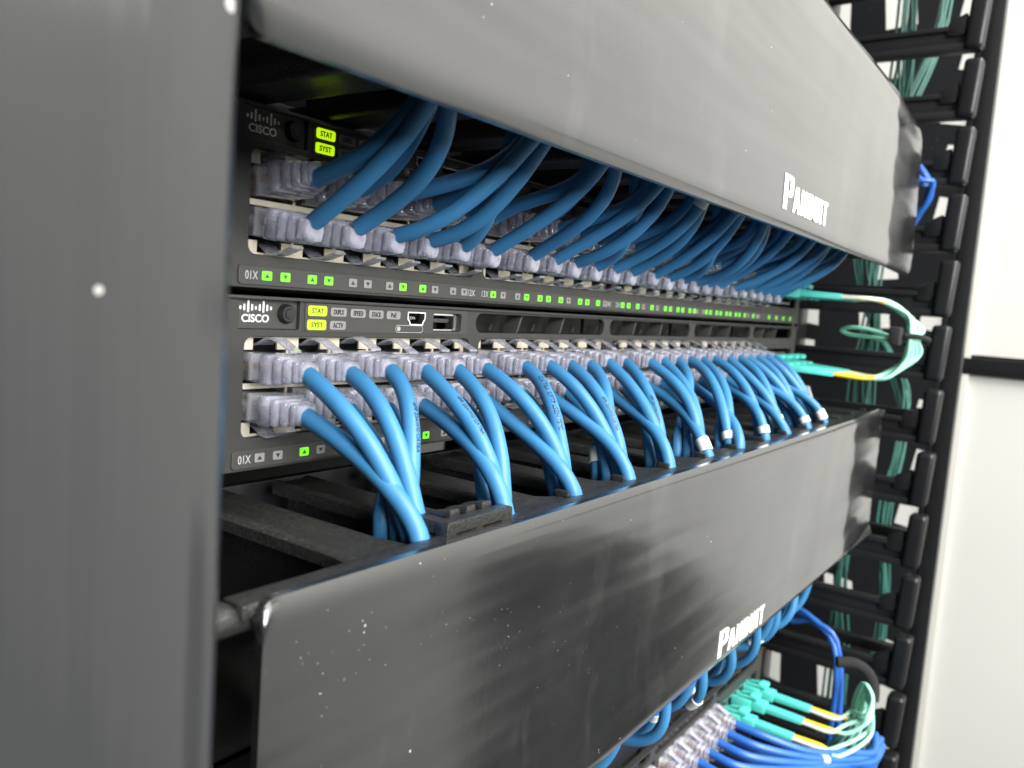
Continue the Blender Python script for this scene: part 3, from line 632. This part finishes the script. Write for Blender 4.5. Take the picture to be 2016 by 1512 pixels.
def up_cable(k, row, dz=U, zend=96.0, group='dark blue cables rising from the upper switch', who='upper', labelled=False, sag=0.0):
    g = GX[ASSIGN_UP[k]]; x = PX[k]; z0 = (ZU if row == 0 else ZL)+dz+rnd.uniform(-.3, .3)
    m_ = k-ASSIGN_UP.index(ASSIGN_UP[k])
    A_ = [(0.0, -49.3), (1.6, -44.6), (5.2, -47.4), (5.6, -42.6), (9.4, -39.8), (3.0, -38.6)]
    order = {(0, 1): 0, (0, 0): 1, (1, 1): 2, (1, 0): 3, (2, 0): 4, (2, 1): 5}
    sx, sy = A_[order[(m_, row)]]
    ex = (GU[ASSIGN_UP[k]])+sx-2+(rnd.uniform(-3.2, 3.2) if k > 4 else rnd.uniform(-.6, .6)); ey = sy+rnd.uniform(-.9, .9); ez = zend
    P0 = Vector((x, -14.5, z0+(0.6 if sag == 0 else -0.4))); d0 = Vector((rnd.uniform(-.2, .2), -1, 0.42-sag+rnd.uniform(-.28, .22))).normalized()
    E = Vector((ex, ey, ez)); L = (E-P0).length
    lean = Vector((rnd.uniform(-.3, .3)-(ex-x)*0.012, 0.50+rnd.uniform(-.4, .25)-sag*0.7, -1)).normalized()
    path = bez(P0, P0+d0*L*(0.36+sag*0.3), E+lean*L*(0.34+sag*0.35), E, 16)
    path += bez(E, E-lean*5, E+Vector((3, 4, 16)), E+Vector((10+4*m_, 16+rnd.uniform(0, 8), 22+4*row+4*m_)), 6)[1:]
    nm = ('top', 'bottom')[row]
    where = ORD[k]+' plug from the left' if k < 12 else ORD[23-k]+' plug from the right' if k < 23 else 'last plug at the right'
    sl = None
    if labelled: sl = (26+3*(k % 3), 36+3*(k % 3), False)
    elif (k, row) == (10, 1): 
        tot = sum((path[i+1]-path[i]).length for i in range(16)); sl = (tot-7, tot-1, False)
    cable((x, 0, z0), path, f'dark blue cable, {who} switch {nm} row, {where}', group, row == 1, sleeve=sl, r=2.15, tilt=-0.12+0.03*rnd.uniform(-1, 1), yaw=rnd.uniform(-.04, .04))
for k in range(24):
    for row in (0, 1): up_cable(k, row)
# switch hidden behind the lower cover: its cables sag below the cover edge before rising into the manager
for k in range(8, 24):
    for row in (0, 1):
        up_cable(k, row, -3*U, -83.0, 'dark blue cables sagging below the lower cover', 'cover hidden', labelled=(row == 1 and k in (9, 11, 13, 14, 18)), sag=0.62+0.12*row)
# lowest switch: cables run forward and turn away to the right
Z3 = -5*U
def forward_cable(k, row, i):
    x = PX[k]; z0 = (ZU, ZL)[row]+Z3; q = i*0.9; J = lambda v_: rnd.uniform(-v_, v_)
    path = spline([(x, -14.5, z0-0.4), (x+3, -34, z0-3), (x+0.42*(402-x), -56, z0-10+row*3), (402+q*0.3+J(3), -70-q*0.2+J(2), -206-q*1.3+J(2)), (427+q*0.2+J(4), -80+0.1*q+J(2.5), -211-1.6*q+J(2)), (446+J(4), -80+q*0.2+J(3), -207-1.7*q), (454-0.2*q+J(5), -74+q*0.2+J(4), -224-1.6*q), (456-0.2*q+J(5), -66+J(5), -262-q), (456-0.2*q, -60, -330)], 7)
    where = ORD[23-k]+' plug from the right' if k < 23 else 'last plug at the right'
    cable((x, 0, z0), path, f'royal blue cable, lowest switch {("top", "bottom")[row]} row, {where}', 'royal blue cables running to the right', row == 1, 'cable_royal',
          sleeve=(62, 70, False) if (k, row) == (22, 0) else None, tilt=0.06)
i = 0
for k in range(23, 15, -1):
    for row in (0, 1):
        forward_cable(k, row, i); i += 1
for c in list(PROTO.children): 
    for q in list(c.children): bpy.data.objects.remove(q)
    bpy.data.objects.remove(c)
bpy.data.objects.remove(PROTO)

# ------------------------------------------------------------------ fibre cords
def duplex_connector(root, p, d, up=(0, 0, 1), s=1.0):
    """aqua duplex connector at p pointing along d (away from the port)"""
    p = Vector(p); d = Vector(d).normalized(); u = Vector(up); u = (u-d*u.dot(d)).normalized(); r = d.cross(u)
    fr = lambda c_: p+r*c_.x+d*c_.y+u*c_.z
    b = MB()
    for sx in (-3.1, 3.1):
        b.box(sx-2.4, sx+2.4, -6, 7, -3.2, 3.2, 0.5, fn=fr)
        b.box(sx-1.4, sx+1.4, -2, 9, 3.4, 4.6, 0.4, fn=lambda c_: fr(Vector((c_.x, c_.y, c_.z+(c_.y+2)*0.16))))
    b.box(-4.6, 4.6, 7.2, 16, -2.9, 3.0, 0.9, fn=fr)
    b.box(-4.6, 4.6, 5.0, 11, 4.0, 7.0, 1.3, fn=fr)
    b.box(-3.7, 3.7, 15.8, 40, -2.1, 2.1, 1.4, fn=lambda c_: fr(Vector((c_.x*(1-(c_.y-15.8)*0.006), c_.y, c_.z*(1-(c_.y-15.8)*0.006)))))
    o = b.build('connector', 'aqua', root)
    t_ = MB(); me = text_mesh('A B', 2.2, 0.02, 0.0)
    for v in me.vertices: pass
    t_.mesh(me, lambda c_: fr(Vector((-4.3*0.9-0.02, 33+c_.x, c_.y)))); t_.build('connector_print', 'arrow_dark', o); bpy.data.meshes.remove(me)
    return fr
def cord(i, A, dA, B, dB, mids, label, sl=('sleeve_yellow', 'sleeve_cream'), group='aqua duplex cords looping between the switches', spread=1.0):
    root = empty('fiber_patch_cable', A, label, 'fiber cable', group)
    ends = [(duplex_connector(root, A, dA), A, dA)]
    if B is not None: ends.append((duplex_connector(root, B, dB), B, dB))
    for s_i, sx in enumerate((-1.75, 1.75)):
        fa = ends[0][0]; a0 = fa(Vector((sx, 38.5, 0))); a1 = fa(Vector((sx, 56, 0.2)))
        M = [Vector(q)+Vector((sx*1.1*spread, sx*0.9*spread*(0.5+0.5*abs(2*n_/(len(mids)-1)-1)), sx*0.7*spread*math.cos(n_*1.3))) for n_, q in enumerate(mids)]
        if B is not None:
            fb = ends[1][0]; P = [a0, a1]+M+[fb(Vector((sx, 56, 0.2))), fb(Vector((sx, 38.5, 0)))]
        else: P = [a0, a1]+M
        path = spline(P, 8)
        MB().tube(path, 1.25, 10).build('jacket', 'aqua_jacket', root)
        sm = MB(); sm.tube(path[0:13], 1.35, 10); sm.build('strain_sleeve', sl[s_i % 2], root)
        if B is not None: sm = MB(); sm.tube(path[-13:], 1.35, 10); sm.build('strain_sleeve', sl[(s_i+1) % 2], root)
    return root
names = ['nearest the switch body', 'second from the switch body', 'third from the switch body', 'outermost']
for i in range(4):
    x = 383.6+14*i
    za, zb = 27+U, 27.0
    j = i-1.5
    dA = Vector((0.13-0.10*j, -1, -0.03)); dB = Vector((0.13-0.10*j, -1, -0.06))
    mids = [(408+3*j, -70-2.0*j, 64-2.2*j), (410+2*j, -78-2.2*j, 58-2.0*j), (408+2.0*j, -78.5-1.0*j, 47+0.6*j), (410+2*j, -78-2.2*j, 37+1.6*j), (408+3*j, -70-2.0*j, 29+2.0*j)]
    cord(i, (x, -2, za), dA, (x, -2, zb), dB, mids, 'aqua fiber cord looping from the upper to the middle switch, '+names[i])
v = MB(); v.tube(spline([(400, -75, 50.5), (404, -83, 50), (412, -86, 48.5), (417, -80, 46.5), (414, -73, 45.8), (405, -71.5, 47), (400, -75, 50.5)], 5), 1.5, 8)
v.box(392, 404, -74, -68, 44.5, 55, 1.5)
tag(v.build('cable_tie', 'velcro', loc=(405, -78, 48)), 'fuzzy black hook and loop tie around the looping aqua cords', 'cable tie')
# small folded-back aqua loop behind the tie
v = MB(); v.tube(spline([(404, -68, 49), (408, -56, 52), (412, -44, 53), (418, -36, 51), (416, -42, 48.5), (408, -56, 48), (402, -66, 47)], 6), 1.2, 8)
tag(v.build('fiber_patch_cable', 'aqua_jacket', loc=(408, -56, 50)), 'short folded aqua fiber loop behind the black tie', 'fiber cable')
# cords of the lowest switch
for i, (x, zz, n_) in enumerate(((424, 27.5, 'uppermost'), (408, 25.5, 'middle'), (388, 23.0, 'lowest'))):
    A = (x, -2, zz+Z3)
    mids = [(x+6, -66, zz+Z3+(2, 1, -3)[i]), (416+4*i, -75-i, zz+Z3+(10, 9, 0)[i]), (428, -76, -178-3*i), (434+i, -70, -172-3*i), (438, -66-2*i, -182-8*i), (440, -62, -206-8*i), (446, -50, -230)]
    cord(i, A, Vector((0.02, -1, -0.02)), None, None, mids, f'aqua fiber cord with yellow sleeve at the bottom right, {n_} of three', group='aqua duplex cords at the lowest switch')
v = MB(); v.tube(spline([(434, -52, -163), (440, -62, -163), (443, -70, -168), (443, -74, -176), (440, -75, -184)], 6), 3.6, 10)
tag(v.build('cable_tie', 'velcro', loc=(440, -64, -168)), 'black hook and loop tie at the bottom right beside the yellow sleeves', 'cable tie')

# ------------------------------------------------------------------ vertical manager on the right
root = empty('vertical_cable_manager', (525, 0, -400), 'tall black vertical cable manager with L shaped fingers right of the switches', 'cable manager')
def finger(n_, x, flipx, ylen, name='finger'):
    z = 64+U*n_; f = MB()
    f.box(x-5, x+5, -80, ylen, z, z+5.5, 1.2); f.box(x-2.2, x+2.2, -78, ylen-0.5, z+5.2, z+14, 0.6); f.box(x-4.2, x+4.2, -79, ylen-0.3, z+13.8, z+17.5, 1.2)
    f.box(x-7.0, x+7.0, -81, -69.5, z+0.5, z+39.0, 3.2, fn=lambda c_: Vector((c_.x, c_.y-(c_.z-z)*0.05, c_.z)), seg=3)
    f.box(x-4.5, x+4.5, -70, -58, z+10, z+26, 2.5, fn=lambda c_: Vector((c_.x, c_.y, c_.z-(c_.y+70)*0.55*(1 if c_.z > z+15 else 0))))
    f.build(name, 'finger_black', root)
for n_ in range(-9, 6): finger(n_, 521, 0, 60)
sp = MB(); sp.box(512, 530, 60.5, 72, -420, 420, 1); sp.box(478, 486, 30, 110, -420, 420, 1); sp.box(652, 684, 60.5, 70, -420, 420, 1); sp.build('spine', 'rack_black', root)
bk = MB(); outs = [rrect(486.5, 690, -420, 420, 1)]
for q in range(-9, 10):
    zc = q*44.45
    outs.append(rrect(548, 578, zc+2, zc+36, 4))
    if q % 3: outs.append(rrect(596, 640, zc-4 if q % 2 else zc+8, zc+34, 5))
plate(bk, outs, 112, 115); bk.build('backplate', 'rack_black', root)
sd = MB()
# side panel of the far side, with punched windows
bmh = [[(-70, -420), (112, -420), (112, 420), (-70, 420)]]
hs = []
rq = random.Random(4)
for q in range(-9, 9):
    z = q*U+8
    if rq.random() < .7: a_ = rq.uniform(-66, -52); hs.append([(a_, z), (a_+24, z+4), (a_+20, z+30), (a_-2, z+26)])
    if rq.random() < .75: a_ = rq.uniform(-14, 6); hs.append([(a_, z+2), (a_+26, z), (a_+30, z+33), (a_+4, z+30)])
    if rq.random() < .6: hs.append([(52, z), (88, z+6), (84, z+32), (54, z+30)])
plate(sd, bmh+hs, 690.5, 693, 0, fn=lambda c_: Vector((c_.y, c_.x, c_.z))); sd.build('side_panel', 'rack_black', root)
pt = MB(); pt.box(540, 552, -89, -78, -460, 460, 1.2); pt.box(541, 551, -77.9, -73, -460, 460, 0.5)
for q in range(-6, 7): pt.box(542, 550, -72.9, 60, q*88.9-12, q*88.9-4, 0.8)
pt.build('post', 'rack_black', root)
# fibre and copper bundles hanging in the vertical manager
def bundle(name, matn, pts, n_, sp_, r, label, cat, group=None):
    rt = empty(name, pts[0], label, cat, group); rg = random.Random(len(label))
    for i in range(n_):
        ox, oy = rg.uniform(-sp_, sp_), rg.uniform(-sp_, sp_); ph = rg.uniform(0, 6)
        k_ = max(len(pts), 2); P = []
        for j in range(len(pts)):
            wob = sp_*0.9
            P.append(Vector(pts[j])+Vector((ox+wob*math.sin(ph+j*1.3), oy+wob*math.cos(ph*1.7+j*1.9), rg.uniform(-9, 9) if 0 < j < len(pts)-1 else 0)))
        MB().tube(spline(P, 5), r, 8).build('strand', matn, rt)
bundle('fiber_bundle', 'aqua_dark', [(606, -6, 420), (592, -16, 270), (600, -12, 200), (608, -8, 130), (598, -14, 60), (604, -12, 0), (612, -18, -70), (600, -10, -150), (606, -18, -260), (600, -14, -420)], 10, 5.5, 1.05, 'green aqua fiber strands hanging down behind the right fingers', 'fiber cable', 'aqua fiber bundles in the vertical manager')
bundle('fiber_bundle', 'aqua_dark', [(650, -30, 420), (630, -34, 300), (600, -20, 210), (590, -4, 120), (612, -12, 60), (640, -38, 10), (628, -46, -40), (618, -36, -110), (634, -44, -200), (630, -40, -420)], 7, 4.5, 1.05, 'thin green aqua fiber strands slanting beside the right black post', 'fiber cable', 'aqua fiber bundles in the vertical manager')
bundle('cable_bundle', 'cable_blue', [(545, 86, 420), (538, 84, 200), (542, 88, 60), (538, 84, -80), (542, 84, -420)], 9, 8, 2.6, 'dark blue cable bundle hanging in the shade behind the right fingers', 'network cable', 'blue bundles in the vertical manager')
bundle('cable_bundle', 'cable_royal', [(508, -10, 196), (504, -38, 176), (503, -56, 160), (508, -62, 146), (512, -50, 128), (514, -10, 116)], 3, 1.8, 2.0, 'short bright blue cables showing beside the end of the upper cover', 'network cable', 'blue bundles in the vertical manager')
bundle('cable_bundle', 'cable_royal', [(480, 20, -140), (474, -10, -150), (468, -30, -160), (462, -46, -176), (458, -50, -260)], 3, 2.4, 1.9, 'royal blue cables coming through a ring at the bottom right', 'network cable', 'blue bundles in the vertical manager')

# ------------------------------------------------------------------ near post at the left
pr_ = empty('rack_post', (-54, -85, -500), 'wide dark grey metal post filling the left edge, blurred and dusty', 'rack post')
pf = MB()
P = [(-560, -84), (-70, -84.0), (-60, -83.6), (-54.5, -82.6), (-52.6, -81.2), (-52, -79), (-52, -40), (-54, -40), (-54, -78), (-560, -80)]
V = [(x, y, z) for z in (-500, 500) for x, y in P]; n_ = len(P)
pf.add(V, [(i, (i+1) % n_, n_+(i+1) % n_, n_+i) for i in range(n_)]+[tuple(range(n_))[::-1], tuple(range(n_, 2*n_))], 0, True)
pf.build('post_face', 'post_grey', pr_)
pb = MB(); pb.box(-54, -46, -39.8, 250, -500, 500, 1); pb.build('post_side', 'rack_black', pr_)
# rack shell behind
sh = empty('rack_enclosure', (222, 300, -500), 'black rack frame and dark interior behind the switches', 'rack')
b = MB(); b.box(-46, 480, 420, 425, -450, 450); b.build('rear_panel', 'deep_black', sh)
b = MB(); b.box(446.5, 452, 3, 300, -450, 450, 0.5); b.box(-20, -2, 3, 6, -450, 450, 0.4); b.build('mounting_rail', 'rack_black', sh)
b = MB(); b.box(2, 444, 2, 300, -4*U+7, -3*U+5.6, 1); b.build('blank_panel', 'chassis_black', sh)
b = MB(); b.box(2, 444, 12, 300, 96.5, 100, 1); b.build('shelf', 'chassis_black', sh)
